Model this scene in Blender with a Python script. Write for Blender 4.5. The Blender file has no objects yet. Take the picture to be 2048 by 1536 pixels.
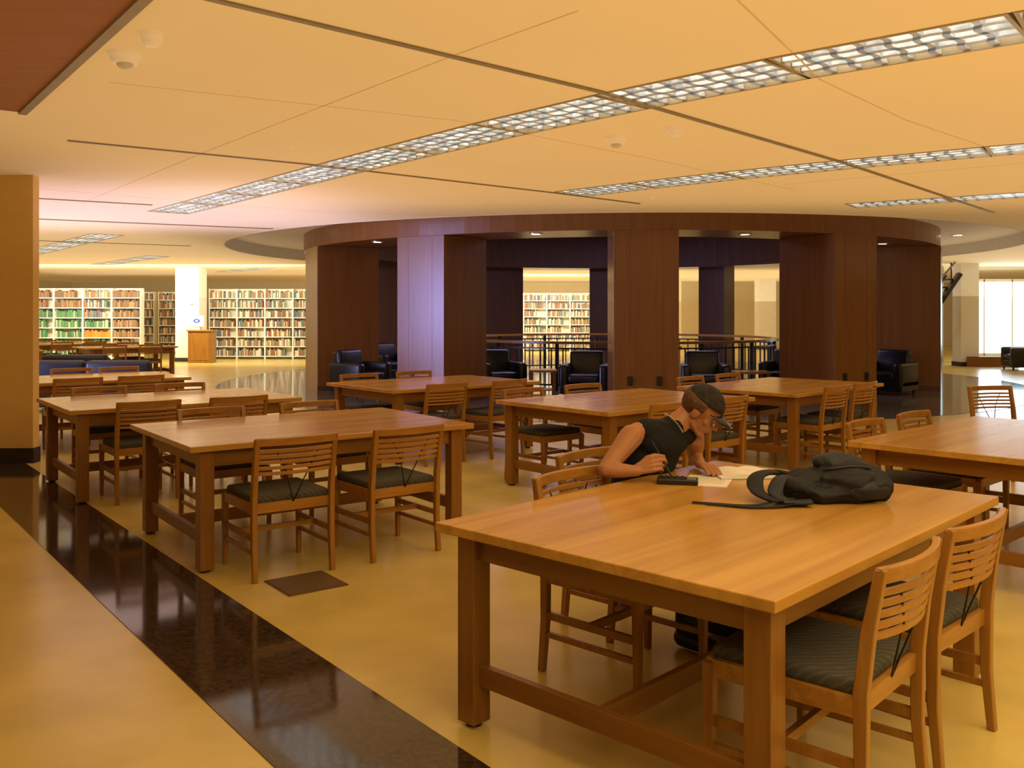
import bpy, bmesh, math, random
from mathutils import Vector, Matrix, noise
random.seed(7)
S = bpy.context.scene
COL = S.collection
PI = math.pi
F = 1850.0; HZ = 625.0; EYE = 1.5; CZ = 2.87
try:
    S.view_settings.view_transform = 'Standard'
except Exception:
    pass

# ---------------------------------------------------------------- materials
def nt(name):
    m = bpy.data.materials.new(name); m.use_nodes = True
    n = m.node_tree.nodes; l = m.node_tree.links
    return m, n, l, n['Principled BSDF']

def plain(name, c, rough=.5, metal=0, emit=0, var=.08, scale=6, bump=0, ecol=None):
    m, n, l, b = nt(name)
    tc = n.new('ShaderNodeTexCoord'); no = n.new('ShaderNodeTexNoise'); no.inputs['Scale'].default_value = scale
    no.inputs['Detail'].default_value = 4
    r = n.new('ShaderNodeValToRGB')
    r.color_ramp.elements[0].position = .3; r.color_ramp.elements[1].position = .7
    r.color_ramp.elements[0].color = tuple(x*(1-var) for x in c)+(1,)
    r.color_ramp.elements[1].color = tuple(min(1, x*(1+var)) for x in c)+(1,)
    l.new(tc.outputs['Object'], no.inputs['Vector']); l.new(no.outputs['Fac'], r.inputs['Fac'])
    l.new(r.outputs['Color'], b.inputs['Base Color'])
    b.inputs['Roughness'].default_value = rough; b.inputs['Metallic'].default_value = metal
    if emit:
        b.inputs['Emission Color'].default_value = tuple(ecol or c)+(1,); b.inputs['Emission Strength'].default_value = emit
    if bump:
        bu = n.new('ShaderNodeBump'); bu.inputs['Strength'].default_value = bump; bu.inputs['Distance'].default_value = .01
        l.new(no.outputs['Fac'], bu.inputs['Height']); l.new(bu.outputs['Normal'], b.inputs['Normal'])
    return m

def wood(name, c1, c2, axis=0, rough=.35, k=1.0, board=0):
    m, n, l, b = nt(name)
    tc = n.new('ShaderNodeTexCoord'); mp = n.new('ShaderNodeMapping')
    sc = [26*k]*3; sc[axis] = 1.6*k
    mp.inputs['Scale'].default_value = sc
    no = n.new('ShaderNodeTexNoise'); no.inputs['Scale'].default_value = 1.0; no.inputs['Detail'].default_value = 6
    no.inputs['Distortion'].default_value = .6
    r = n.new('ShaderNodeValToRGB'); r.color_ramp.elements[0].position = .3; r.color_ramp.elements[1].position = .72
    r.color_ramp.elements[0].color = tuple(c1)+(1,); r.color_ramp.elements[1].color = tuple(c2)+(1,)
    l.new(tc.outputs['Object'], mp.inputs['Vector']); l.new(mp.outputs['Vector'], no.inputs['Vector'])
    l.new(no.outputs['Fac'], r.inputs['Fac'])
    out = r.outputs['Color']
    if board:   # gentle colour step between glued boards across Y
        sp = n.new('ShaderNodeSeparateXYZ'); l.new(tc.outputs['Object'], sp.inputs['Vector'])
        ad = n.new('ShaderNodeMath'); ad.operation = 'MULTIPLY'; ad.inputs[1].default_value = 1/board
        l.new(sp.outputs['Y'], ad.inputs[0])
        fl = n.new('ShaderNodeMath'); fl.operation = 'FLOOR'; l.new(ad.outputs[0], fl.inputs[0])
        wn = n.new('ShaderNodeTexWhiteNoise'); wn.noise_dimensions = '1D'; l.new(fl.outputs[0], wn.inputs['W'])
        mr = n.new('ShaderNodeMapRange'); mr.inputs['To Min'].default_value = .93; mr.inputs['To Max'].default_value = 1.05
        l.new(wn.outputs['Value'], mr.inputs['Value'])
        mx = n.new('ShaderNodeVectorMath'); mx.operation = 'SCALE'
        l.new(out, mx.inputs[0]); l.new(mr.outputs[0], mx.inputs['Scale']); out = mx.outputs[0]
    l.new(out, b.inputs['Base Color'])
    b.inputs['Roughness'].default_value = rough
    return m

M = {}
M['ceil'] = plain('ceiling_paint_glow', (.81,.70,.48), .9, var=.02, scale=.6, emit=.135, ecol=(.90,.58,.22))  # glow added to the paint, brightens the ceiling evenly
M['recess'] = plain('recess_paint_glow', (.72,.64,.50), .9, var=.03, emit=.08, ecol=(.8,.6,.35))  # slight glow added to lighten the recess
M['joint'] = plain('joint_metal', (.28,.23,.14), .5, .3)
M['thin'] = plain('thin_joint', (.70,.58,.37), .8)
M['floor'] = plain('floor_tan', (.70,.54,.16), .25, var=.12, scale=2.2)
M['strip'] = plain('floor_strip', (.050,.032,.020), .085, var=.6, scale=45)
M['ring'] = plain('floor_dark', (.16,.14,.12), .10, var=.25, scale=30)
M['wall'] = plain('wall_cream', (.80,.70,.48), .8, var=.03)
M['lwall'] = plain('wall_yellow', (.85,.58,.20), .7, var=.03)
M['white'] = plain('white_paint', (.88,.85,.75), .6, var=.03)
M['cream'] = plain('shelf_metal', (.90,.86,.72), .5, var=.03)
M['greyw'] = plain('grey_tile', (.42,.42,.36), .5, var=.1, scale=8)
M['top'] = wood('table_top_wood', (.47,.235,.042), (.66,.37,.080), 0, .20, .5, board=.17)
M['woodx'] = wood('honey_wood_x', (.22,.090,.013), (.33,.15,.025), 0, .35)
M['woody'] = wood('honey_wood_y', (.22,.090,.013), (.33,.15,.025), 1, .35)
M['woodz'] = wood('honey_wood_z', (.22,.088,.013), (.32,.145,.024), 2, .35)
M['cwx'] = wood('chair_wood_x', (.32,.137,.020), (.48,.235,.044), 0, .28)
M['cwz'] = wood('chair_wood_z', (.28,.117,.017), (.42,.20,.036), 2, .28)
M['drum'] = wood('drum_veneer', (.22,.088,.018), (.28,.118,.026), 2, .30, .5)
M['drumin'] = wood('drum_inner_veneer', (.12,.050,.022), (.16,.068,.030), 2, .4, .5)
M['pierl'] = wood('pier_lit_veneer', (.42,.25,.08), (.52,.33,.13), 2, .35, .6)  # paler copy of the veneer, light on the face put into the colour
M['soffit'] = wood('wood_soffit', (.24,.08,.008), (.30,.105,.014), 0, .6, .5)
M['black'] = plain('black_metal', (.012,.012,.012), .35)
M['rubber'] = plain('glide_rubber', (.03,.02,.015), .6)
M['leather'] = plain('black_leather', (.008,.009,.011), .30, bump=.2, scale=30)
M['navy'] = plain('navy_leather', (.014,.017,.026), .4, bump=.2, scale=30)
M['cloth'] = plain('backpack_cloth', (.004,.005,.009), .7, var=.3, scale=90, bump=.12)
M['cloth2'] = plain('backpack_cloth_grey', (.008,.012,.022), .6, var=.3, scale=90, bump=.12)
M['skin'] = plain('skin', (.42,.18,.075), .5, var=.06, scale=12)
M['shirt'] = plain('shirt_cloth', (.004,.005,.006), .9, var=.2, scale=20, bump=.1)
M['jeans'] = plain('trouser_cloth', (.03,.04,.07), .85, var=.2, scale=40)
M['cap'] = plain('cap_cloth', (.022,.018,.010), .85, var=.6, scale=30)
M['hair'] = plain('hair_brown', (.11,.052,.018), .7, var=.5, scale=80, bump=.5)
M['lip'] = plain('lips', (.34,.11,.06), .5)
M['eye'] = plain('eye_dark', (.05,.03,.02), .2)
M['eyew'] = plain('eye_white', (.38,.26,.18), .3)
M['bead'] = plain('beads', (.7,.6,.45), .4)
M['paper'] = plain('paper', (.88,.84,.72), .7, var=.03)
M['ink'] = plain('ink_line', (.25,.25,.3), .7)
M['screen'] = plain('lcd', (.25,.28,.22), .2)
M['det'] = plain('detector_plastic', (.86,.78,.62), .5, var=.02, emit=.12, ecol=(.9,.7,.45))  # slight glow added so the plastic stands out brighter
M['lens'] = plain('strobe_lens', (.65,.6,.5), .15)
M['chrome'] = plain('lamp_trim', (.7,.65,.5), .3, .6)
M['blue'] = plain('sign_blue', (.02,.08,.5), .4)
M['hatch'] = plain('hatch_brown', (.16,.10,.04), .4)
M['lens_frame'] = plain('fixture_frame', (.35,.29,.18), .45, .1)
M['louv'] = plain('louver_metal_glow', (.36,.38,.39), .3, .25, var=.5, scale=9, emit=.10, ecol=(.72,.78,.80), bump=.4)  # glow added to the blades in place of lamp light on them

def emis(name, c, s):
    m, n, l, b = nt(name)
    b.inputs['Base Color'].default_value = tuple(c)+(1,)
    b.inputs['Emission Color'].default_value = tuple(c)+(1,); b.inputs['Emission Strength'].default_value = s
    return m
M['tube'] = emis('fixture_lamp', (1,.90,.74), 3.2)
M['spot'] = emis('downlight_lamp', (1,.85,.55), 18)
M['pane'] = emis('daylight_pane', (.68,.88,1.0), 1.6)
M['mon'] = emis('monitor_screen', (.6,.75,1.0), .9)

def seat_mat():
    m, n, l, b = nt('seat_fabric')
    tc = n.new('ShaderNodeTexCoord'); w = n.new('ShaderNodeTexWave'); w.inputs['Scale'].default_value = 16
    w.bands_direction = 'DIAGONAL'
    w.inputs['Distortion'].default_value = 5; w.inputs['Detail'].default_value = 2
    r = n.new('ShaderNodeValToRGB'); r.color_ramp.elements[0].position = .6; r.color_ramp.elements[1].position = 1
    r.color_ramp.elements[0].color = (.066,.062,.050,1); r.color_ramp.elements[1].color = (.105,.095,.068,1)
    l.new(tc.outputs['Object'], w.inputs['Vector']); l.new(w.outputs['Fac'], r.inputs['Fac']); l.new(r.outputs['Color'], b.inputs['Base Color'])
    b.inputs['Roughness'].default_value = .9
    return m
M['seat'] = seat_mat()

# ---------------------------------------------------------------- helpers
def obj(name, bm, mat, parent=None, bevel=0, smooth=False, seg=2):
    bmesh.ops.recalc_face_normals(bm, faces=bm.faces)
    if bevel:
        bmesh.ops.bevel(bm, geom=[e for e in bm.edges if e.calc_face_angle(0) > .5], offset=bevel, segments=seg, profile=.5, affect='EDGES', clamp_overlap=True)
    me = bpy.data.meshes.new(name); bm.to_mesh(me); bm.free()
    for mm in (mat if isinstance(mat, (list, tuple)) else [mat]): me.materials.append(mm)
    if smooth:
        for p in me.polygons: p.use_smooth = True
    o = bpy.data.objects.new(name, me); COL.objects.link(o)
    if parent: o.parent = parent
    return o

def tag(o, label, cat, group=None):
    o['label'] = label; o['category'] = cat
    if group: o['group'] = group
    return o
def thing(name, label, cat, loc=(0,0,0), rz=0, group=None):
    o = bpy.data.objects.new(name, None); COL.objects.link(o)
    o.empty_display_size = .1
    o.location = loc; o.rotation_euler = (0,0,rz)
    return tag(o, label, cat, group)
def struct(name, bm, mat, **k):
    o = obj(name, bm, mat, **k); o['kind'] = 'structure'; return o

def dup(root, loc, rz, label, group=None):
    r = root.copy(); COL.objects.link(r); r.location = loc; r.rotation_euler = (0,0,rz); r['label'] = label
    if group: r['group'] = group
    for ch in list(root.children):
        c = ch.copy(); COL.objects.link(c); c.parent = r
        for g in ch.children:
            d = g.copy(); COL.objects.link(d); d.parent = c
    return r

def NB(): return bmesh.new()
def box(bm, c, s, rz=0, mi=0, rot=None):
    ret = bmesh.ops.create_cube(bm, size=1)
    mt = Matrix.Translation(Vector(c)) @ (rot.to_4x4() if rot else Matrix.Rotation(rz, 4, 'Z')) @ Matrix.Diagonal((s[0],s[1],s[2],1))
    bmesh.ops.transform(bm, matrix=mt, verts=ret['verts'])
    if mi:
        for v in ret['verts']:
            for f in v.link_faces: f.material_index = mi
    return bm
def cyl(bm, c, r, h, n=20, r2=None):
    ret = bmesh.ops.create_cone(bm, cap_ends=True, segments=n, radius1=r, radius2=r if r2 is None else r2, depth=h)
    bmesh.ops.translate(bm, vec=Vector(c), verts=ret['verts']); return bm
def ell(bm, c, r, rot=None, sub=3):
    ret = bmesh.ops.create_icosphere(bm, subdivisions=sub, radius=1)
    mt = Matrix.Translation(Vector(c)) @ (rot.to_4x4() if rot else Matrix.Identity(4)) @ Matrix.Diagonal((r[0],r[1],r[2],1))
    bmesh.ops.transform(bm, matrix=mt, verts=ret['verts']); return bm
def cap(bm, a, b, ra, rb):
    t = bmesh.new()
    for c, r in ((a,ra),(b,rb)):
        q = bmesh.ops.create_icosphere(t, subdivisions=2, radius=r); bmesh.ops.translate(t, vec=Vector(c), verts=q['verts'])
    h = bmesh.ops.convex_hull(t, input=t.verts)
    bad = [g for g in h['geom_interior'] if isinstance(g, bmesh.types.BMVert)]
    bmesh.ops.delete(t, geom=bad, context='VERTS')
    me = bpy.data.meshes.new('tmp'); t.to_mesh(me); t.free(); bm.from_mesh(me); bpy.data.meshes.remove(me)
    return bm
def sweep(bm, pts, w, h):
    pts = [Vector(p) for p in pts]; rows = []
    for i, p in enumerate(pts):
        t = (pts[min(i+1,len(pts)-1)] - pts[max(i-1,0)]); t.z = 0; t.normalize()
        nn = Vector((-t.y, t.x, 0))*w/2; z = Vector((0,0,h/2))
        rows.append([bm.verts.new(p+nn+z), bm.verts.new(p-nn+z), bm.verts.new(p-nn-z), bm.verts.new(p+nn-z)])
    for a, b in zip(rows, rows[1:]):
        for k in range(4): bm.faces.new((a[k], a[(k+1)%4], b[(k+1)%4], b[k]))
    bm.faces.new(rows[0]); bm.faces.new(rows[-1][::-1])
    return bm
def tube(bm, pts, r, n=8, flat=1.0):
    pts = [Vector(p) for p in pts]; rows = []
    for i, p in enumerate(pts):
        t = (pts[min(i+1,len(pts)-1)] - pts[max(i-1,0)]).normalized()
        ref = Vector((0,0,1)) if abs(t.z) < .95 else Vector((1,0,0))
        a = t.cross(ref).normalized(); b = a.cross(t)
        rr = r[i] if isinstance(r, (list,tuple)) else r
        rows.append([bm.verts.new(p + a*rr*math.cos(2*PI*k/n) + b*rr*flat*math.sin(2*PI*k/n)) for k in range(n)])
    for a, b in zip(rows, rows[1:]):
        for k in range(n): bm.faces.new((a[k], a[(k+1)%n], b[(k+1)%n], b[k]))
    bm.faces.new(rows[0]); bm.faces.new(rows[-1][::-1])
    return bm
def spline(pts, m=5):
    pts = [Vector(p) for p in pts]; out = []
    for i in range(len(pts)-1):
        p0 = pts[max(i-1,0)]; p1 = pts[i]; p2 = pts[i+1]; p3 = pts[min(i+2,len(pts)-1)]
        for k in range(m):
            t = k/m; out.append(.5*((2*p1)+(p2-p0)*t+(2*p0-5*p1+4*p2-p3)*t*t+(3*p1-p0-3*p2+p3)*t**3))
    out.append(pts[-1]); return out
def ringp(bm, c, r0, r1, z0, z1, n=96, a0=0, a1=2*PI):
    full = abs(a1-a0-2*PI) < 1e-6
    N = n if full else n+1; rows = []
    for i in range(N):
        a = a0+(a1-a0)*i/n; cs, sn = math.cos(a), math.sin(a)
        rows.append([bm.verts.new((c[0]+r*cs, c[1]+r*sn, z)) for r, z in ((r0,z0),(r1,z0),(r1,z1),(r0,z1))])
    for i in range(n):
        a, b = rows[i], rows[(i+1)%N]
        for k in range(4): bm.faces.new((a[k], a[(k+1)%4], b[(k+1)%4], b[k]))
    if not full: bm.faces.new(rows[0]); bm.faces.new(rows[-1][::-1])
    return bm
def fl(px, py, z=0):
    D = (EYE-z)*F/(py-HZ); return Vector(((px-1024)/F*D, D, z))

# ---------------------------------------------------------------- camera
cd = bpy.data.cameras.new('camera'); cam = bpy.data.objects.new('camera', cd); COL.objects.link(cam)
cam.location = (0,0,EYE); cam.rotation_euler = (PI/2,0,0)
cd.sensor_fit = 'HORIZONTAL'; cd.sensor_width = 36; cd.lens = 36*F/2048; cd.shift_y = -(768-HZ)/2048; cd.clip_end = 200
S.camera = cam

# ---------------------------------------------------------------- room
CC = (2.24, 21.0); RO = 8.4; RD = 6.8
X0, X1, Y0, Y1 = -20, 24, -5, 42
struct('floor', box(NB(), ((X0+X1)/2,(Y0+Y1)/2,-.05), (X1-X0,Y1-Y0,.1)), M['floor'])
STRIPS = []
def ceiling():
    bm = NB(); angs = [2*PI*i/120 for i in range(120)]
    for cx, cy in ((X0,Y0),(X0,Y1),(X1,Y0),(X1,Y1)): angs.append(math.atan2(cy-CC[1], cx-CC[0])%(2*PI))
    angs.sort(); rows = []
    for a in angs:
        c, s = math.cos(a), math.sin(a)
        t = min(((X1 if c>0 else X0)-CC[0])/c if abs(c)>1e-9 else 1e9, ((Y1 if s>0 else Y0)-CC[1])/s if abs(s)>1e-9 else 1e9)
        rows.append([bm.verts.new(p) for p in ((CC[0]+RO*c,CC[1]+RO*s,CZ),(CC[0]+t*c,CC[1]+t*s,CZ),(CC[0]+t*c,CC[1]+t*s,CZ+.1),(CC[0]+RO*c,CC[1]+RO*s,CZ+.1))])
    n = len(rows)
    for i in range(n):
        a, b = rows[i], rows[(i+1)%n]
        for k in range(4): bm.faces.new((a[k], a[(k+1)%4], b[(k+1)%4], b[k]))
    return bm
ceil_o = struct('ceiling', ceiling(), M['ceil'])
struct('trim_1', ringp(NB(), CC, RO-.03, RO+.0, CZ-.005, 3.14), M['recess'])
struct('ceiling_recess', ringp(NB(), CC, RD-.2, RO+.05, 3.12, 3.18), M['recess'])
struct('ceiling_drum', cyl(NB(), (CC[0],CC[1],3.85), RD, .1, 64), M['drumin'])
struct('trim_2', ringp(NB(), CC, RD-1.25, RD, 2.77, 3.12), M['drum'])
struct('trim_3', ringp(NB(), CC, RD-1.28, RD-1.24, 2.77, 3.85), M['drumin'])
struct('floor_ring', ringp(NB(), CC, .5, RO+.15, 0, .004), M['ring'])
struct('wall_back', box(NB(), ((X0+X1)/2,Y1,1.5), (X1-X0,.1,3.0)), M['wall'])
struct('wall_left', box(NB(), (X0,24,1.5), (.1,36,3.0)), M['wall'])
struct('wall_right', box(NB(), (X1,24,1.5), (.1,36,3.0)), M['wall'])

# dark polished strip in the floor
u = Vector((.612,-.79,0)); un = Vector((.79,.612,0))
p_r = Vector((-.89,4.1,0))
def quad(bm, pts, z0, z1):
    lo = [bm.verts.new((p[0],p[1],z0)) for p in pts]; hi = [bm.verts.new((p[0],p[1],z1)) for p in pts]
    n = len(pts)
    bm.faces.new(lo[::-1]); bm.faces.new(hi)
    for k in range(n): bm.faces.new((lo[k], lo[(k+1)%n], hi[(k+1)%n], hi[k]))
    return bm
a = p_r + u*5; b = p_r - u*9
struct('trim_4', quad(NB(), [a, b, b-un*.56, a-un*.56], 0, .004), M['strip'])

# ceiling joints
tn = [5]
def joint(pts, w, mat, h=.012):
    struct('trim_%d'%tn[0], sweep(NB(), [(x,y,CZ-h/2+.002) for x,y in pts], w, h), mat); tn[0] += 1
joint([(-1.9,3.5),(-.83,4.47),(.544,5.72),(3.04,8.45),(6.6,12.67)], .042, M['joint'])
joint([(-3.53,7.35),(-1.78,8.6),(.49,10.56),(1.6,11.6)], .034, M['joint'])
joint([(-7.2,10.6),(-5.8,11.0),(-4.57,11.75)], .04, M['joint'])
joint([(-7.6,13.4),(-6.95,13.5),(-3.9,15.1)], .08, M['joint'])
joint([(-9.5,17.3),(-6.6,19.0)], .06, M['joint'])
for pts in ([(-5.4,11.6),(-2.55,7.8),(-.32,4.94),(.3,4.2)], [(.3,2.9),(1.82,5.45),(2.8,6.58),(4.07,7.8)],
            [(-2.4,5.5),(-.4,6.6),(1.2,8.2),(3.2,10.4)],
            [(2.9,9.9),(5.3,8.0)], [(-5.6,9.9),(-2.6,12.6),(-.5,13.1)]):
    joint(pts, .010, M['thin'], .003)

# wood soffit in the top-left corner, with its metal edge
w0 = Vector((-2.0,4.47,0)); wd = Vector((-.605,.796,0)); wn_ = Vector((-.796,-.605,0))
struct('ceiling_wood', quad(NB(), [w0-wd*4, w0+wd*2.0, w0+wd*2.0+wn_*5, w0-wd*4+wn_*5], CZ-.06, CZ-.001), M['soffit'])
struct('trim_%d'%tn[0], sweep(NB(), [tuple(w0-wd*4)[:2]+(CZ-.035,), tuple(w0+wd*2.0)[:2]+(CZ-.035,)], .05, .08), M['joint']); tn[0]+=1

# left wall end with dark base
struct('wall_near_left', box(NB(), (-5.45,9.27,CZ/2), (1.36,.12,CZ)), M['lwall'])
struct('baseboard_left', box(NB(), (-5.45,9.27,.075), (1.38,.14,.15)), M['rubber'])

# ---------------------------------------------------------------- light fixtures
def fixture(p0, p1, label, W, group='ceiling light strips'):
    """p0, p1: ends of the fixture's centre line"""
    t = (p1-p0); L = t.length-.004; t.normalize(); c = (p0+p1)/2
    r = thing('ceiling_light', label, 'ceiling light', (c.x,c.y,CZ), math.atan2(t.y,t.x), group)
    bm = NB(); fw = .022
    for s in (-1,1):
        box(bm, (0,s*(W/2-fw/2),.026), (L,fw,.064)); box(bm, (s*(L/2-fw/2),0,.026), (fw,W-2*fw,.064))
    obj('frame', bm, M['lens_frame'], r)
    obj('lamp_panel', box(NB(), (0,0,.060), (L,W,.004)), M['tube'], r)
    # parabolic cells: blades bow sideways so the grid looks rippled
    bm = NB(); nx = 8; ny = 4
    def blade(path, wb, wt):
        rows = []
        for i, p in enumerate(path):
            t_ = (path[min(i+1,len(path)-1)]-path[max(i-1,0)]).normalized(); n_ = Vector((-t_.y,t_.x,0))
            rows.append([bm.verts.new(p+n_*dx+Vector((0,0,z))) for dx, z in ((-wb,.002),(wb,.002),(wt,.052),(-wt,.052))])
        for A, B in zip(rows, rows[1:]):
            for k in range(4): bm.faces.new((A[k],A[(k+1)%4],B[(k+1)%4],B[k]))
        bm.faces.new(rows[0][::-1]); bm.faces.new(rows[-1])
    for i in range(1,nx):
        x = -L/2+fw+(L-2*fw)*i/nx
        blade([Vector((x+.016*math.sin(PI*ny*j/12), -W/2+fw+(W-2*fw)*j/12, 0)) for j in range(13)], .018, .009)
    for j in range(1,ny):
        y = -W/2+fw+(W-2*fw)*j/ny
        blade([Vector((-L/2+fw+(L-2*fw)*i/24, y+.014*math.sin(PI*nx*i/24), 0)) for i in range(25)], .024, .012)
    obj('louver', bm, M['louv'], r)
    return r
def strip(pts, labels, W=.56):
    P_ = [Vector(p+(0,)) for p in pts]; C_ = []
    for i, p in enumerate(P_):
        t = (P_[min(i+1,len(P_)-1)] - P_[max(i-1,0)]).normalized()
        C_.append(p + Vector((t.y,-t.x,0))*W/2)
    for i in range(len(C_)-1): fixture(C_[i], C_[i+1], labels[i], W)
    STRIPS.append((C_, W))
S1 = [(-4.5,12.85),(-3.7,11.85),(-2.95,10.9),(-2.17,9.91),(-1.42,8.96),(-.64,8.0),(.13,7.07),(.92,6.20),(1.74,5.40),(2.62,4.66),(3.56,3.97)]
n1 = ['faintest louvered light at the far left end of the long strip','second louvered light from the far left end of the long strip','third louvered light from the far end of the long strip',
 'whitish louvered light, fourth from the far end of the long strip','bright louvered light just before the dark ceiling rail, long strip','bluish louvered light just past the first ceiling rail, long strip',
 'louvered light in the middle of the long strip','louvered light touching the long diagonal ceiling rail, far side','large louvered light just past the long diagonal ceiling rail, near side',
 'louvered light cut off at the top right corner']
strip(S1, n1)
S2 = [(.86,10.88),(1.6,10.17),(2.38,9.46),(3.27,8.76),(4.2,8.1),(5.16,7.5)]
n2 = ['first louvered light at left end of the middle right strip','second louvered light from left of the middle right strip','third louvered light of the middle right strip, across the rail','fourth louvered light of the middle right strip','louvered light of the middle right strip cut by the right edge']
strip(S2, n2)
S3 = [(4.5,12.1),(5.45,11.45),(6.4,10.8),(7.3,10.1)]
strip(S3, [s+' louvered light of the short strip nearest the drum at right' for s in ('left','middle','rightmost')])
d = Vector((5.1,-6.5)).normalized()*1.25
for j, (sx, sy, n, nm) in enumerate(((-11.5,22.3,6,'long strip above the far reading tables'),(-12.2,27.5,5,'strip beyond, above the far shelves'),(-9.6,31.5,3,'farthest short strip before the shelves'))):
    strip([(sx+d.x*i, sy+d.y*i) for i in range(n+1)], ['louvered light of the %s, %s from its far end' % (nm, q) for q in ('first','second','third','fourth','fifth','sixth')])
# openings for the fixtures, cut one strip at a time
for C_, W in STRIPS:
    bm = sweep(NB(), [(c.x,c.y,CZ+.03) for c in C_], W-.006, .26)
    cut = obj('cutter', bm, M['ceil']); md = ceil_o.modifiers.new('holes','BOOLEAN'); md.object = cut; md.operation = 'DIFFERENCE'; md.solver = 'EXACT'
    dg = bpy.context.evaluated_depsgraph_get(); dg.update()
    nm_ = bpy.data.meshes.new_from_object(ceil_o.evaluated_get(dg)); ceil_o.modifiers.clear()
    ar = sum(p.area for p in nm_.polygons); ar0 = sum(p.area for p in ceil_o.data.polygons)
    if ar > ar0*.97: ceil_o.data = nm_
    bpy.data.objects.remove(cut)
if len(ceil_o.data.materials) == 0: ceil_o.data.materials.append(M['ceil'])

# detectors
def detector(px, py, label, big=True):
    p = fl(px, py, CZ)
    r = thing('smoke_detector' if not big else 'alarm_strobe', label, 'smoke detector' if not big else 'alarm', (p.x,p.y,CZ+.003))
    R_ = .085 if big else .055
    obj('base', cyl(NB(), (0,0,-.012), R_, .024, 28), M['det'], r)
    obj('housing', cyl(NB(), (0,0,-.042), R_*.72, .036, 28, R_*.95), M['det'], r)
    if big: obj('lens', ell(NB(), (0,0,-.06), (R_*.5,R_*.5,.03)), M['lens'], r, smooth=True)
    else: obj('cover', cyl(NB(), (0,0,-.065), R_*.5, .012, 20, R_*.7), M['det'], r)
detector(250,106,'large ceiling alarm with lens near the wood soffit')
detector(303,66,'small round smoke detector near the top left corner', False)
detector(1232,274,'large ceiling alarm with lens between the two light strips')
detector(1348,255,'small round smoke detector right of the ceiling alarm', False)
for px, py, s in ((580,291,'left of the long light strip'),(1305,395,'close to the drum edge'),(245,413,'left, near the far ceiling rail'),(128,459,'far left above the reading tables')):
    p = fl(px, py, CZ); r = thing('sprinkler_head', 'tiny recessed sprinkler cap '+s, 'sprinkler', (p.x,p.y,CZ+.003))
    obj('plate', cyl(NB(), (0,0,-.004), .035, .008, 16), M['det'], r); obj('nozzle', cyl(NB(), (0,0,-.016), .012, .018, 10, .02), M['det'], r)

def downlight(x, y, z, label, R_=.09):
    r = thing('downlight', label, 'downlight', (x,y,z), 0, 'recessed downlights')
    obj('trim_ring', ringp(NB(), (0,0), R_*.8, R_*1.15, -.012, 0, 24), M['chrome'], r)
    obj('lamp', cyl(NB(), (0,0,-.004), R_*.8, .006, 20), M['spot'], r)
for px, D, s in ((755,16.6,'between first and second pier'),(1072,14.9,'between second and central pier'),(1490,14.95,'between central and fourth pier'),(1765,17.0,'between fourth and last pier')):
    downlight((px-1024)/F*D, D, 2.77, 'small bright downlight in the wood soffit '+s)
downlight(-4.65,17.65,3.12,'bright downlight in the ring recess left of the drum', .11)
downlight(9.3,19.3,3.12,'bright downlight in the ring recess right of the drum', .11)

# ---------------------------------------------------------------- drum piers
def pier(phi, label, light_face=False):
    o = Vector((math.sin(phi), -math.cos(phi), 0)); c = Vector((CC[0],CC[1],0)) + o*(RD-.6)
    r = thing('wood_pier', label, 'pillar', (c.x,c.y,0), phi, 'wood veneer piers of the drum')
    obj('shaft', box(NB(), (0,0,1.385), (1.0,1.2,2.77)), M['drum'], r, bevel=.006, seg=1)
    bm = NB()
    for x in (-.25,.25): box(bm, (x,-.6005,1.385), (.003,.003,2.77))
    obj('veneer_joint', bm, M['drumin'], r)
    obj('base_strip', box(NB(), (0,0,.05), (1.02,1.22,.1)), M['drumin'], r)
    return r
D2 = math.radians
pA = pier(D2(-64.9), 'leftmost dark wood pier with lit outer end')
pB = pier(D2(-33.6), 'second wood pier from left, face lit bluish')
pC = pier(D2(-1.5), 'widest central reddish wood pier behind the reading student')
pD = pier(D2(29.8), 'fourth wood pier, dark recess on its left side')
pE = pier(D2(63.6), 'rightmost dark wood pier beside the bright hallway')
for p_ in (pA, pE):
    obj('outer_panel', box(NB(), (0,-.608,1.385), (1.0,.012,2.77)), M['pierl'] if p_ is pA else M['drum'], p_)  # pale panel paints the light on the left pier's outer end
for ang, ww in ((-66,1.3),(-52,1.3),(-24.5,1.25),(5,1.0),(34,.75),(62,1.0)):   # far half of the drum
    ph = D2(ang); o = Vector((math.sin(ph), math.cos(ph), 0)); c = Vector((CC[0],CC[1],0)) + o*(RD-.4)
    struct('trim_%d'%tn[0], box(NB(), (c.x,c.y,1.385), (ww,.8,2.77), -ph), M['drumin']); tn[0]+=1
for px, s in ((815,'second'),(1258,'central left'),(1310,'central right'),(1680,'fourth left'),(1727,'fourth right')):
    ph = {815:-33.6,1258:-1.5,1310:-1.5,1680:29.8,1727:29.8}[px]; ph = D2(ph)
    o = Vector((math.sin(ph), -math.cos(ph), 0)); s_ = Vector((math.cos(ph), math.sin(ph),0))
    base = Vector((CC[0],CC[1],0))+o*(RD+.012); off = {815:-.18,1258:-.25,1310:.2,1680:-.27,1727:.25}[px]
    q = base + s_*off
    r = thing('wall_outlet', 'small black outlet plate low on the pier, '+s, 'outlet', (q.x,q.y,.45), ph)
    obj('plate', box(NB(), (0,0,0), (.08,.02,.14)), M['black'], r, bevel=.004)
    obj('socket', box(NB(), (0,-.012,.02), (.04,.008,.035)), M['rubber'], r); obj('socket', box(NB(), (0,-.012,-.03), (.04,.008,.035)), M['rubber'], r)

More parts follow.
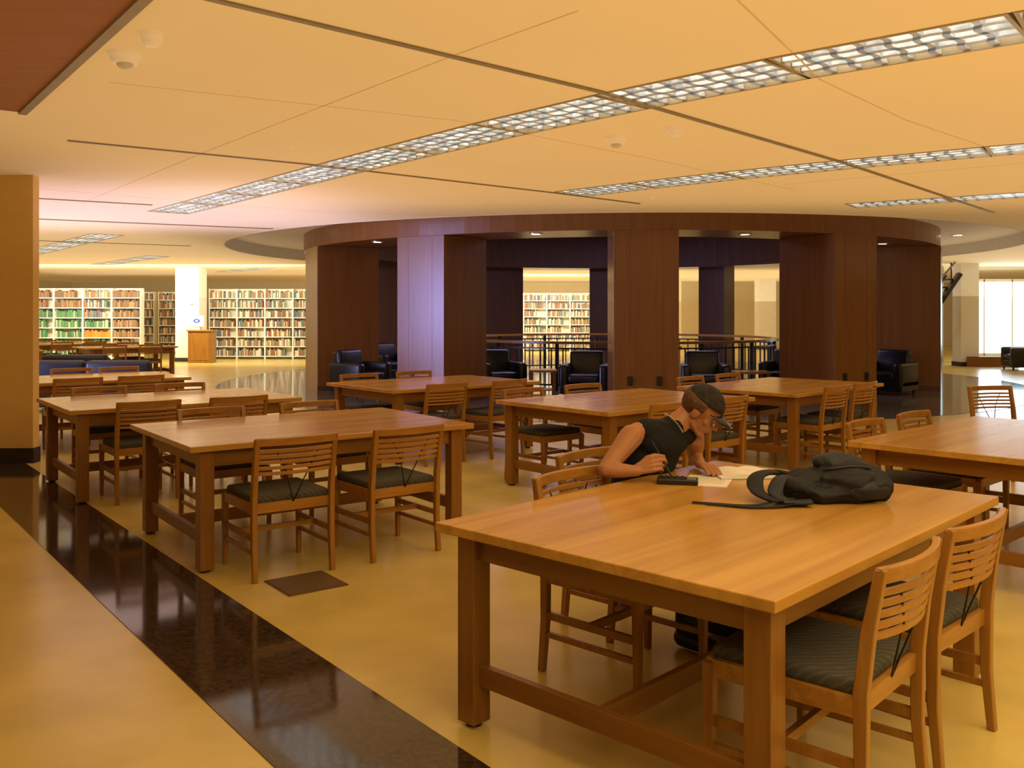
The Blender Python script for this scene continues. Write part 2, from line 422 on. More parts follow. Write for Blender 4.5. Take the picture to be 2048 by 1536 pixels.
# railing
rl = thing('round_railing', 'round railing with wood handrail and black balusters inside the drum', 'railing', (CC[0],CC[1],0))
obj('handrail', ringp(NB(), (0,0), 3.53, 3.67, .90, .95, 96), M['cwx'], rl)
obj('lower_rail', ringp(NB(), (0,0), 3.58, 3.62, .80, .83, 96), M['black'], rl)
obj('bottom_rail', ringp(NB(), (0,0), 3.58, 3.62, .10, .13, 96), M['black'], rl)
pst = obj('post', box(NB(), (0,0,.45), (.06,.06,.9)), M['black'], rl); bal = obj('baluster', box(NB(), (0,0,.46), (.022,.022,.68)), M['black'], rl)
for i in range(16):
    q = pst if i == 0 else pst.copy()
    if i: COL.objects.link(q); q.parent = rl
    t = 2*PI*i/16; q.location = (3.6*math.cos(t),3.6*math.sin(t),0); q.rotation_euler=(0,0,t)
for i in range(96):
    q = bal if i == 0 else bal.copy()
    if i: COL.objects.link(q); q.parent = rl
    t = 2*PI*(i+.5)/96; q.location = (3.6*math.cos(t),3.6*math.sin(t),0); q.rotation_euler=(0,0,t)

# ---------------------------------------------------------------- tables
TL, TW = 1.92, 1.34
def make_table(label):
    r = thing('library_table', label, 'table', group='wooden library tables')
    obj('tabletop', box(NB(), (0,0,.7225), (TL,TW,.035)), M['top'], r, bevel=.004)
    lx, ly = TL/2-.11, TW/2-.09; lw = .085
    for sx in (-1,1):
        for sy in (-1,1):
            l_ = obj('leg', box(NB(), (sx*lx,sy*ly,.36), (lw,lw,.69)), M['woodz'], r, bevel=.004)
            obj('glide', cyl(NB(), (sx*lx,sy*ly,.008), .028, .016, 14), M['rubber'], l_)
    for s in (-1,1):
        obj('apron', box(NB(), (0,s*ly,.655), (2*lx-lw,.025,.1)), M['woodx'], r, bevel=.002, seg=1)
        obj('apron', box(NB(), (s*lx,0,.655), (.025,2*ly-lw,.1)), M['woody'], r, bevel=.002, seg=1)
        obj('end_stretcher', box(NB(), (s*lx,0,.19), (.03,2*ly-lw,.075)), M['woody'], r, bevel=.002, seg=1)
    obj('long_stretcher', box(NB(), (0,0,.19), (2*lx-.03,.03,.075)), M['woodx'], r, bevel=.002, seg=1)
    return r

def arc(w, bow, z, y0=0, n=9):
    return [(w*(-.5+i/(n-1)), y0-bow*(1-(2*i/(n-1)-1)**2), z) for i in range(n)]
def make_chair(label):
    r = thing('library_chair', label, 'chair', group='wooden slat back library chairs')
    W = .5; hw = W/2-.018; yb = -.235
    bm = NB(); box(bm, (0,.01,.45), (.455,.45,.05)); obj('seat', bm, M['seat'], r, bevel=.018, smooth=True, seg=3)
    bm = NB()
    for s in (-1,1): box(bm, (s*(W/2-.017),0,.405), (.024,.44,.055))
    box(bm, (0,.235,.405), (W-.03,.024,.055)); box(bm, (0,yb+.012,.405), (W-.05,.024,.055))
    obj('seat_frame', bm, M['cwx'], r)
    for s in (-1,1):
        bm = NB(); q = bmesh.ops.create_cube(bm, size=1)['verts']
        for v in q:
            t = v.co.z+.5; k = .026+.012*t
            v.co = Vector((s*(W/2-.018)+v.co.x*k, .235+v.co.y*k, t*.42))
        obj('front_leg', bm, M['cwz'], r, bevel=.003, seg=1)
        pts = [(0,yb-.02,0),(0,yb,.22),(0,yb,.45),(0,yb-.02,.62),(0,yb-.055,.80)]
        wd_ = [.028,.036,.042,.038,.030]; bm = NB(); rows = []
        for (x,y,z), k in zip(pts, wd_):
            rows.append([bm.verts.new((s*hw+dx*.015, y+dy*k/2, z)) for dx,dy in ((-1,-1),(1,-1),(1,1),(-1,1))])
        for a_, b_ in zip(rows, rows[1:]):
            for k in range(4): bm.faces.new((a_[k],a_[(k+1)%4],b_[(k+1)%4],b_[k]))
        bm.faces.new(rows[0][::-1]); bm.faces.new(rows[-1])
        obj('rear_post', bm, M['cwz'], r, bevel=.003, seg=1)
        obj('side_stretcher', box(NB(), (s*(W/2-.018),0,.24), (.018,.45,.03)), M['cwz'], r)
        obj('side_stretcher', box(NB(), (s*(W/2-.018),0,.16), (.016,.45,.022)), M['cwz'], r)
    obj('cross_stretcher', box(NB(), (0,0,.24), (W-.05,.022,.03)), M['cwx'], r)
    obj('top_rail', sweep(NB(), arc(W-.01,.045,.782,yb-.05), .024, .044), M['cwx'], r, bevel=.004)
    for k in range(5):
        z = .730-k*.032; y = yb-.022-(z-.62)*.2
        obj('slat', sweep(NB(), arc(W-.05,.045,z,y), .012, .018), M['cwx'], r)
    bm = NB()
    for s in (-1,1): tube(bm, [(s*.13,yb-.07,.735),(s*.07,yb-.06,.62),(0,yb+.0,.425)], .0038, 6)
    obj('tie_rod', bm, M['black'], r, smooth=True)
    return r

tbl = None; chr0 = None
def place_table(cx, cy, deg, label):
    global tbl
    if tbl is None:
        tbl = make_table(label); tbl.location = (cx,cy,0); tbl.rotation_euler = (0,0,D2(deg)); return
    dup(tbl, (cx,cy,0), D2(deg), label)
def place_chair(x, y, rz, label):
    global chr0
    if chr0 is None:
        chr0 = make_chair(label); chr0.location = (x,y,0); chr0.rotation_euler = (0,0,rz); return
    dup(chr0, (x,y,0), rz, label)
def chairs(cx, cy, deg, spec):
    a = D2(deg); L = Vector((math.cos(a), math.sin(a))); A = Vector((math.sin(a), -math.cos(a)))
    for al, ac, lab, tw in spec:
        s = 1 if ac > 0 else -1
        q = Vector((cx,cy)) + L*al + A*(abs(ac)-.26)*s
        place_chair(q.x, q.y, a + (0 if s > 0 else PI) + D2(tw), lab)

FG = (.867,3.59,46.5)
place_table(*FG, 'large foreground table carrying the black backpack and papers')
chairs(*FG, [(-.456,.80,'nearest chair, right foreground, slatted back beside the front table corner',2),
             (.178,.80,'chair just behind the nearest one at the right edge of the front table',-3),
             (-.07,-.74,'chair pushed in on the far left side of the foreground table',0)])
T2 = (-1.43,6.32,36)
place_table(*T2, 'table left of centre with two chairs drawn up on its near side')
chairs(*T2, [(-.467,.98,'left one of the two chairs on the near side of the left centre table',0),
             (.25,.98,'right one of the two chairs on the near side of the left centre table',2),
             (-.36,-.78,'left far chair at the left centre table, only its top rail above it',0),
             (.42,-.80,'right far chair at the left centre table, only its top rail above it',2)])
T3 = (-3.05,8.25,37)
place_table(*T3, 'table at far left of the front row beside the dark floor strip')
chairs(*T3, [(-.42,.84,'left near chair at the table beside the dark floor strip',0),
             (.30,.86,'right near chair at the table beside the dark floor strip',0),
             (-.4,-.8,'left far chair at the table beside the dark floor strip',0),
             (.35,-.82,'right far chair at the table beside the dark floor strip',0)])
T4 = (-4.95,10.85,38)
place_table(*T4, 'table partly hidden by the yellow wall end at far left')
chairs(*T4, [(-.35,.95,'left near chair at the table behind the yellow wall end',0),
             (.30,.95,'right near chair at the table behind the yellow wall end',0),
             (.0,-.85,'far chair at the table behind the yellow wall end',0),
             (.56,-.85,'far right chair at the table behind the yellow wall end',0)])
T5 = (1.02,8.17,41)
place_table(*T5, 'table in the middle directly behind the student')
chairs(*T5, [(-.48,.86,'left near chair at the table behind the student',0),
             (.28,.86,'right near chair at the table behind the student, partly hidden by his cap',0),
             (-.48,-.82,'left far chair at the table behind the student',0),
             (.30,-.82,'right far chair at the table behind the student',0)])
T6 = (-.85,10.15,40)
place_table(*T6, 'table in front of the bluish second pier')
chairs(*T6, [(-.50,.90,'left near chair at the table before the bluish pier',0),
             (.25,.93,'right near chair at the table before the bluish pier, pulled out slightly',6),
             (-.45,-.82,'left far chair at the table before the bluish pier',0),
             (.3,-.82,'right far chair at the table before the bluish pier',0)])
T7 = (2.85,9.75,45)
place_table(*T7, 'table in front of the fourth pier at right')
chairs(*T7, [(-.46,.80,'left near chair at the table before the fourth pier',0),
             (.16,.80,'right near chair at the table before the fourth pier',0),
             (-.45,-.82,'left far chair at the table before the fourth pier',0),
             (.3,-.82,'right far chair at the table before the fourth pier',0)])
T8 = (3.15,5.65,43)
place_table(*T8, 'bare table cut off by the right edge of the picture')
chairs(*T8, [(-.42,-.80,'left far chair at the table cut off by the right edge',0),
             (.30,-.80,'right far chair at the table cut off by the right edge',0)])
chairs(4.36,8.3,45, [(.3,.3,'chair standing alone at the right edge behind the cut off table',150)])
for k, (x, y, s) in enumerate(((-8.7,20.8,'right distant table before the bookshelves'),(-10.9,23.0,'left distant table before the bookshelves'),(-10.6,18.6,'distant table just behind the dark sofas'))):
    place_table(x, y, 38, s)
    chairs(x, y, 38, [(-.45,.86,'left near chair at the '+s,0),(.3,.86,'right near chair at the '+s,0),(.3,-.84,'right far chair at the '+s,0),(-.45,-.84,'left far chair at the '+s,0)])

# ---------------------------------------------------------------- floor hatch
q = fl(612,1167)
h_ = thing('floor_box', 'square brown floor outlet cover beside the left centre table', 'floor outlet', (q.x,q.y,0), D2(37))
obj('cover', box(NB(), (0,0,.004), (.33,.33,.008)), M['hatch'], h_); obj('frame', ringp(NB(), (0,0), .235, .245, .0, .006, 4, PI/4, PI/4+2*PI), M['hatch'], h_)

# ---------------------------------------------------------------- armchairs
def make_armchair(name, label, mat, w=.85):
    r = thing(name, label, 'armchair')
    obj('base', box(NB(), (0,0,.17), (w,.78,.18)), mat, r, bevel=.02, seg=2)
    obj('seat_cushion', box(NB(), (0,.06,.34), (w-.30,.66,.16)), mat, r, bevel=.05, smooth=True, seg=3)
    bm = NB(); box(bm, (0,-.30,.54), (w-.24,.2,.54), rot=Matrix.Rotation(D2(8),3,'X')); obj('back_cushion', bm, mat, r, bevel=.06, smooth=True, seg=3)
    for s in (-1,1): obj('armrest', box(NB(), (s*(w/2-.08),0,.36), (.16,.80,.46)), mat, r, bevel=.05, smooth=True, seg=3)
    for sx in (-1,1):
        for sy in (-1,1): obj('foot', cyl(NB(), (sx*(w/2-.08),sy*.33,.04), .02, .08, 10, .03), M['rubber'], r)
    return r
ac = make_armchair('leather_armchair', 'black leather armchair beside the leftmost pier, front one', M['leather'])
ac['group'] = 'black leather armchairs inside the drum'
arm = [(-2.78,16.95,None,D2(-125)),(-2.70,20.5,'black leather armchair beside the leftmost pier, rear one',D2(-140)),
       (-.25,17.0,'black leather armchair right of the bluish pier',D2(200)),(1.3,16.4,'black leather armchair left of the central pier',D2(170)),
       (3.4,16.4,'black leather armchair right of the central pier',D2(175)),(5.1,17.2,'black leather armchair left of the fourth pier recess',D2(150)),
       (6.9,17.0,'black leather armchair in front of the rightmost pier',D2(135)),(6.1,18.2,'black leather armchair half hidden by the fourth pier',D2(120))]
ac.location = arm[0][:2]+(0,); ac.rotation_euler = (0,0,arm[0][3])
for x, y, lab, rz in arm[1:]: dup(ac, (x,y,0), rz, lab)
# low sofas at the left, backs to the camera
def make_sofa(x, y, rz, w, label):
    r = thing('blue_sofa', label, 'sofa', (x,y,0), rz, 'dark blue sofas at far left')
    obj('base', box(NB(), (0,0,.2), (w,.8,.24)), M['navy'], r, bevel=.02)
    obj('backrest', box(NB(), (0,-.31,.49), (w,.2,.58)), M['navy'], r, bevel=.06, smooth=True, seg=3)
    for s in (-1,1): obj('seat_cushion', box(NB(), (s*w/4,.08,.40), (w/2-.02,.6,.14)), M['navy'], r, bevel=.04, smooth=True, seg=3)
    for sx in (-1,1):
        for sy in (-1,1): obj('foot', cyl(NB(), (sx*(w/2-.1),sy*.32,.04), .025, .08, 10), M['rubber'], r)
make_sofa(-5.90,14.2,D2(0),.96,'dark blue leather sofa at left, right one of the front pair')
make_sofa(-6.90,14.2,D2(0),.98,'dark blue leather sofa at left, left one of the front pair')
make_sofa(-7.5,16.2,D2(0),1.1,'dark blue leather sofa standing behind the front pair')
dup(ac, (13.35,24.2,0), D2(80), 'dark armchair near the bright window at far right', 'armchair by window')

def side_table(x, y, z, w, label, rz=0):
    r = thing('low_table', label, 'side table', (x,y,0), rz)
    obj('tabletop', box(NB(), (0,0,z-.02), (w,.5,.04)), M['cwx'], r, bevel=.004)
    for sx in (-1,1):
        for sy in (-1,1): obj('leg', box(NB(), (sx*(w/2-.05),sy*.2,(z-.04)/2), (.05,.05,z-.04)), M['woodz'], r)
    obj('lower_shelf', box(NB(), (0,0,.12), (w-.08,.42,.02)), M['woodx'], r)
side_table(.55,16.6,.48,.5,'low wooden side table between two armchairs left of the central pier')
side_table(4.25,16.6,.45,.7,'low wooden side table between two armchairs right of the central pier')
side_table(13.7,22.6,.7,.8,'wooden table by the bright window at far right')

# ---------------------------------------------------------------- bookcases and books
pal = {'mix': [(.74,.66,.50),(.34,.12,.06),(.16,.22,.14),(.10,.13,.20),(.64,.52,.30),(.28,.16,.08),(.78,.73,.60),(.24,.22,.18),(.44,.26,.13)],
       'green': [(.08,.22,.09),(.10,.30,.13),(.14,.26,.10),(.55,.50,.34),(.08,.16,.09)],
       'brown': [(.22,.12,.05),(.28,.15,.07),(.18,.10,.05),(.38,.24,.11)],
       'orange': [(.85,.27,.03),(.80,.31,.05),(.75,.23,.03)]}
bmats = []; bidx = {}
for k, cs in pal.items():
    for i, c in enumerate(cs):
        bidx[(k,i)] = len(bmats); bmats.append(plain('book_%s_%d'%(k,i), c, .6, var=.15, scale=20))
UW, UH = .9, 2.26
def make_case(label):
    r = thing('bookcase', label, 'bookcase', group='cream metal library bookcases')
    for s in (-1,1): obj('side_panel', box(NB(), (s*(UW/2-.012),0,UH/2), (.024,.3,UH)), M['cream'], r)
    for k in range(7): obj('shelf', box(NB(), (0,0,.09+k*.31), (UW-.05,.3,.03)), M['cream'], r)
    obj('back_panel', box(NB(), (0,.14,UH/2), (UW-.05,.008,UH)), M['cream'], r)
    return r
case0 = None
stuff = NB(); nind = [0]; protos = {}
def fill(cx, cy, scheme, individual, label):
    for k in range(7):
        z = .106+k*.31; x = cx-UW/2+.035; sch = scheme(k) if callable(scheme) else scheme
        end = cx+UW/2-.035-random.choice((0,.0,.08,.2))
        while x < end-.05:
            t = random.uniform(.028,.05); h = random.uniform(.16,.25); dp = random.uniform(.15,.2)
            ci = random.randrange(len(pal[sch])); mi = bidx[(sch,ci)]
            if individual and nind[0] < 300:
                key = mi
                if key not in protos:
                    bm = NB(); box(bm, (0,0,.5), (1,1,1))
                    me = bpy.data.meshes.new('book'); bm.to_mesh(me); bm.free(); me.materials.append(bmats[mi]); protos[key] = me
                o = bpy.data.objects.new('book', protos[key]); COL.objects.link(o)
                o.location = (x+t/2, cy-.13+dp/2, z); o.scale = (t*.93,dp,h)
                tag(o, label, 'book', label.replace('book','books',1)); nind[0] += 1
            else:
                box(stuff, (x+t/2, cy-.13+dp/2, z+h/2), (t*.93,dp,h), mi=mi)
            x += t
def case(cx, cy, label, scheme='mix', individual=False, bl=''):
    global case0
    if case0 is None: case0 = make_case(label); case0.location = (cx,cy,0)
    else: dup(case0, (cx,cy,0), 0, label)
    fill(cx, cy, scheme, individual, bl)
nm = ('first','second','third','fourth','fifth')
for i in range(4):
    case(-9.3+i*.9, 29.9, '%s bookcase right of the lit column' % nm[i], 'mix', i in (0,1), 'book in the bookcases just right of the lit column')
def gsch(i):
    def f(k):
        if i == 4: return 'brown'
        if i == 3: return 'orange' if k == 2 else ('green' if k < 4 else 'mix')
        return 'green' if k < 5 else 'brown'
    return f
for i in range(5): case(-15.6+i*.9, 28.9, '%s bookcase of the row with green and orange volumes at far left' % nm[i], gsch(i))
for i in range(3): case(-14.6+i*1.05, 34.0, '%s bookcase seen down the gap left of the lit column' % nm[i], 'mix')
for i in range(4): case(.0+i*.9, 36.0, '%s bookcase seen through the drum opening' % nm[i], 'mix')
so = obj('book_rows', stuff, bmats); so['kind'] = 'stuff'; tag(so, 'rows of small mixed books filling the distant bookcases', 'books')

# lit column and kiosk
def column(x, y, w, label, mat, base=True):
    r = thing('square_column', label, 'column', (x,y,0))
    obj('shaft', box(NB(), (0,0,CZ/2), (w,w,CZ)), mat, r)
    if base: obj('base', box(NB(), (0,0,.06), (w+.04,w+.04,.12)), M['rubber'], r)
column(-9.95+.05, 28.55, .72, 'bright cream column beside the wooden kiosk', M['white'])
k_ = thing('catalogue_kiosk', 'wooden kiosk cabinet standing in front of the lit column', 'kiosk', (-9.28,27.7,0))
obj('cabinet', box(NB(), (0,0,.47), (.68,.5,.94)), M['cwz'], k_, bevel=.006)
obj('counter', box(NB(), (0,0,.96), (.76,.58,.04)), M['cwx'], k_, bevel=.004); obj('door', box(NB(), (0,-.255,.48), (.58,.014,.8)), M['cwz'], k_, bevel=.003)
m_ = thing('monitor', 'small computer monitor with blue emblem on top of the kiosk', 'monitor', (-9.42,27.7,.98))
obj('stand', box(NB(), (0,.03,.05), (.16,.14,.1)), M['cream'], m_); obj('case', box(NB(), (0,0,.26), (.40,.12,.34)), M['cream'], m_, bevel=.01)
sc_ = obj('screen', box(NB(), (0,-.062,.26), (.34,.006,.27)), M['mon'], m_)
bm = NB(); ell(bm, (0,-.067,.27), (.10,.004,.06)); obj('emblem', bm, M['blue'], sc_)
bm = NB(); ell(bm, (0,-.072,.27), (.05,.003,.028)); obj('emblem_centre', bm, M['white'], sc_)
r = thing('wall_notice', 'small paper notice on the lit column', 'notice', (-9.75,28.18,1.75)); obj('sheet', box(NB(), (0,0,0), (.14,.01,.12)), M['paper'], r); obj('print', box(NB(), (0,-.007,.0), (.1,.004,.05)), M['ink'], r)

# ---------------------------------------------------------------- right hallway and far columns
column(12.75,26.0,.5,'white column at far right beside the bright window', M['white'])
column(7.4,33,.7,'pale column seen through the right drum opening', M['white'])
column(10.4,38,.7,'second pale column seen through the right drum opening', M['white'])
column(6.6,38,.6,'yellowish column seen beside the central pier', M['wall'])
struct('wall_stair', box(NB(), (12.0,27.5,1.43), (1.6,.15,CZ)), M['greyw'])
struct('window_1', box(NB(), (15.1,28.0,1.35), (3.4,.04,2.2)), M['pane'])
bm = NB()
for x in (13.4,14.25,15.1,16.8): box(bm, (x,27.95,1.35), (.03,.08,2.3))
box(bm, (15.1,27.95,2.47), (3.5,.08,.08)); box(bm, (15.1,27.95,.22), (3.5,.08,.1))
struct('trim_%d'%tn[0], bm, M['white']); tn[0]+=1
struct('baseboard_right', box(NB(), (13.3,25.6,.14), (1.4,.1,.28)), M['drum'])
st = thing('staircase', 'dark open staircase rising at far right beside the rightmost pier', 'stairs', (11.35,25.0,0))
def bar(bm, a, b, w, h):
    a, b = Vector(a), Vector(b); d_ = (b-a); q_ = d_.to_track_quat('X','Y').to_matrix()
    return box(bm, (a+b)/2, (d_.length,w,h), rot=q_)
obj('stringer', bar(NB(), (-.35,0,.95), (.75,0,2.55), .10, .20), M['black'], st)
obj('stringer', bar(NB(), (-.35,.9,.95), (.75,.9,2.55), .10, .20), M['black'], st)
bm = NB(); tube(bm, [(-.35,-.06,1.75),(.60,-.06,2.86)], .028, 8); obj('handrail', bm, M['joint'], st)
for k in range(4): obj('baluster', box(NB(), (-.28+k*.26,-.04,1.45+k*.34), (.03,.03,.75)), M['black'], st)
for k in range(7): obj('tread', box(NB(), (-.30+k*.15,.45,1.08+k*.22), (.24,.8,.04)), M['rubber'], st)

# ---------------------------------------------------------------- things on the foreground table
TZ = .74
aF = D2(46.5); Lv = Vector((math.cos(aF), math.sin(aF), 0)); Fv = Vector((math.sin(aF), -math.cos(aF), 0)); Z = Vector((0,0,1))
FGc = Vector((.867,3.59,0))
E = FGc + Lv*.45 - Fv*.67
def P(f, l, z): return E + Fv*f + Lv*l + Vector((0,0,z))
place_chair(*(E - Fv*.13)[:2], aF+PI, 'chair the student sits on')

q = fl(1490,950,TZ)
nb = thing('open_notebook', 'open white notebook lying on the front table before the student', 'notebook', (q.x,q.y,TZ), D2(6))
for s in (-1,1):
    bm = NB(); n=8; rows=[]
    for i in range(n+1):
        t=i/n; x=s*t*.15; z=.018+.012*math.sin(PI*min(1,t*1.15))*(1-t*.4)-.010*t
        rows.append([bm.verts.new((x,-.11,z)),bm.verts.new((x,.11,z)),bm.verts.new((x,.11,.002)),bm.verts.new((x,-.11,.002))])
    for a_,b_ in zip(rows,rows[1:]):
        for k in range(4): bm.faces.new((a_[k],a_[(k+1)%4],b_[(k+1)%4],b_[k]))
    bm.faces.new(rows[0]); bm.faces.new(rows[-1][::-1])
    obj('page_block', bm, M['paper'], nb)
obj('cover', box(NB(), (0,0,.0015), (.31,.23,.003)), M['ink'], nb)
q = fl(1415,962,TZ)
sh = thing('paper_sheet', 'loose white sheet beside the black calculator', 'paper', (q.x,q.y,TZ), D2(-20))
obj('sheet', box(NB(), (0,0,.001), (.2,.26,.002)), M['paper'], sh); bm = NB()
for k in range(6): box(bm, (0,.09-.03*k,.0022), (.15,.002,.0006))
obj('writing', bm, M['ink'], sh)
q = fl(1355,967,TZ)
ca = thing('calculator', 'black pocket calculator lying by the student\'s hand', 'calculator', (q.x,q.y,TZ), D2(-12))
obj('case', box(NB(), (0,0,.0125), (.18,.085,.025)), M['black'], ca, bevel=.006)
obj('display', box(NB(), (.062,0,.0255), (.04,.06,.002)), M['screen'], ca)
for i in range(5):
    for j in range(4): obj('key', box(NB(), (-.075+i*.024,-.03+j*.02,.0265), (.016,.012,.004)), M['rubber'], ca)

# remeshed organic forms
def remesh(name, bm, mat, parent, vox=.006, sm=6, fac=.5, crumple=0, cs=9):
    me = bpy.data.meshes.new('tmp'); bm.to_mesh(me); bm.free()
    o = bpy.data.objects.new('tmp', me); COL.objects.link(o)
    m = o.modifiers.new('r','REMESH'); m.mode = 'VOXEL'; m.voxel_size = vox
    s = o.modifiers.new('s','SMOOTH'); s.iterations = sm; s.factor = fac
    dg = bpy.context.evaluated_depsgraph_get(); dg.update()
    nm_ = bpy.data.meshes.new_from_object(o.evaluated_get(dg)); bpy.data.objects.remove(o); bpy.data.meshes.remove(me)
    nm_.name = name; nm_.materials.clear(); nm_.materials.append(mat)
    if crumple:
        ns = [v.normal.copy() for v in nm_.vertices]
        for v, n_ in zip(nm_.vertices, ns):
            p = v.co*cs; q = Vector((p.x*.7, p.y*1.9, p.z*1.3))
            f_ = 1-abs(noise.noise(q))*2.2 + .3*(1-abs(noise.noise(q*2.3))*2)
            v.co += n_*(f_-.8)*crumple
            if v.co.z < .003: v.co.z = .003
    for p in nm_.polygons: p.use_smooth = True
    o = bpy.data.objects.new(name, nm_); COL.objects.link(o)
    if parent: o.parent = parent
    return o

# backpack
bp = thing('backpack', 'black backpack lying flat on the foreground table', 'backpack', (1.245,3.77,TZ), D2(2))
bm = NB(); ell(bm, (.12,.0,.078), (.165,.135,.082)); ell(bm, (.20,-.03,.060), (.09,.11,.062)); ell(bm, (-.03,.02,.060), (.10,.11,.062)); ell(bm, (-.09,-.02,.048), (.09,.10,.050)); ell(bm,(.05,-.08,.04),(.16,.06,.042))
box(bm, (.12,.01,.060), (.26,.2,.105))
remesh('bag_body', bm, M['cloth'], bp, .006, 5, crumple=.016, cs=8)
bm = NB(); ell(bm, (.10,.02,.138), (.12,.075,.048), rot=Matrix.Rotation(.12,3,'Y')); box(bm,(.10,.01,.135),(.17,.09,.055),rot=Matrix.Rotation(.1,3,'Y')); remesh('front_pocket', bm, M['cloth2'], bp, .006, 8, crumple=.008, cs=9)
bm = NB(); ell(bm, (.17,-.09,.055), (.10,.055,.045), rot=Matrix.Rotation(.2,3,'Z')); remesh('side_pocket', bm, M['cloth2'], bp, .006, 6, crumple=.008, cs=10)
bm = NB(); tube(bm, spline([(.0,-.055,.128),(.04,-.075,.136),(.10,-.080,.144),(.17,-.07,.140),(.22,-.03,.115)]), .004, 6); obj('zip', bm, M['black'], bp, smooth=True)
bm = NB(); tube(bm, spline([(-.06,.07,.06),(-.13,.08,.09),(-.20,.05,.10),(-.255,.0,.085),(-.265,-.06,.045),(-.22,-.11,.022),(-.14,-.12,.018)]), .033, 12, .32); obj('shoulder_strap', bm, M['cloth'], bp, smooth=True)
bm = NB(); tube(bm, spline([(-.08,.0,.08),(-.13,.01,.088),(-.17,-.03,.078),(-.20,-.09,.04),(-.16,-.14,.018),(-.08,-.15,.020)]), .031, 12, .32); obj('shoulder_strap', bm, M['cloth2'], bp, smooth=True)
bm = NB(); tube(bm, spline([(-.18,-.12,.03),(-.26,-.14,.010),(-.34,-.14,.006),(-.43,-.11,.006),(-.53,-.07,.006)]), .014, 8, .2); obj('webbing_strap', bm, M['cloth'], bp, smooth=True)
bm = NB(); tube(bm, spline([(-.12,-.15,.02),(-.22,-.175,.008),(-.32,-.175,.006),(-.40,-.14,.007),(-.48,-.10,.006)]), .014, 8, .2); obj('webbing_strap', bm, M['cloth'], bp, smooth=True)
bm = NB(); box(bm, (-.17,-.155,.02), (.05,.035,.014)); obj('buckle', bm, M['black'], bp, bevel=.004)
bm = NB(); tube(bm, spline([(-.09,.09,.07),(-.14,.12,.09),(-.13,.05,.10),(-.08,.03,.09)]), .010, 8); obj('grab_handle', bm, M['cloth'], bp, smooth=True)

# ---------------------------------------------------------------- the student
pe = thing('person', 'seated person in dark sleeveless shirt and cap, bent over papers', 'person', (E.x,E.y,0))
inv = Matrix.Translation((-E.x,-E.y,0))
def Pl(f, l, z): return inv @ P(f,l,z)
hC = Pl(.145,.155,1.035)
fw = Vector((.78,-.36,-.70)).normalized(); rt = fw.cross(Z).normalized(); up = rt.cross(fw).normalized()
HM = Matrix((rt, fw, up)).transposed()
def H(x,y,z): return hC + HM @ Vector((x,y,z))
body = NB()
body_axis = Matrix((Lv*-1, Fv, Z)).transposed()
def E3(bm, c, r, tilt=0):
    ell(bm, c, r, body_axis @ Matrix.Rotation(D2(tilt),3,'X'))
def torso(bm, g=0, sh=True):
    E3(bm, Pl(-.14,0,.565), (.175+g,.125+g,.115+g))
    E3(bm, Pl(-.12,.01,.69), (.15+g,.105+g,.13+g))
    E3(bm, Pl(-.06,.025,.81), (.160+g,.11+g,.13+g), -25)
    E3(bm, Pl(.0,.035,.895), (.160+g,.095+g,.085+g), -30)
    if sh: cap(bm, Pl(-.025,-.13,.945), Pl(.07,.20,.915), .050+g, .050+g)
    else: cap(bm, Pl(-.012,-.085,.945), Pl(.055,.155,.922), .052+g, .052+g)
torso(body, -.004)
cap(body, Pl(.035,.055,.945), H(0,-.035,-.045), .060, .052)
ell(body, H(0,-.012,.028), (.074,.094,.086), HM); ell(body, H(0,.020,-.042), (.054,.064,.066), HM)
ell(body, H(0,.062,-.092), (.022,.020,.018), HM); cap(body, H(-.030,.078,.022), H(.030,.078,.022), .010, .010)
cap(body, H(0,.086,.012), H(0,.104,-.026), .007, .011); ell(body, H(-.011,.094,-.030), (.008,.009,.007), HM); ell(body, H(.011,.094,-.030), (.008,.009,.007), HM)
for s in (-1,1):
    ell(body, H(s*.040,.052,-.022), (.018,.020,.020), HM); ell(body, H(s*.074,-.008,-.012), (.010,.020,.031), HM)
    cap(body, H(s*.048,.0,-.06), H(s*.018,.056,-.092), .018, .016)
cap(body, H(-.016,.080,-.056), H(.016,.080,-.056), .007, .007); cap(body, H(-.013,.077,-.066), H(.013,.077,-.066), .007, .007)
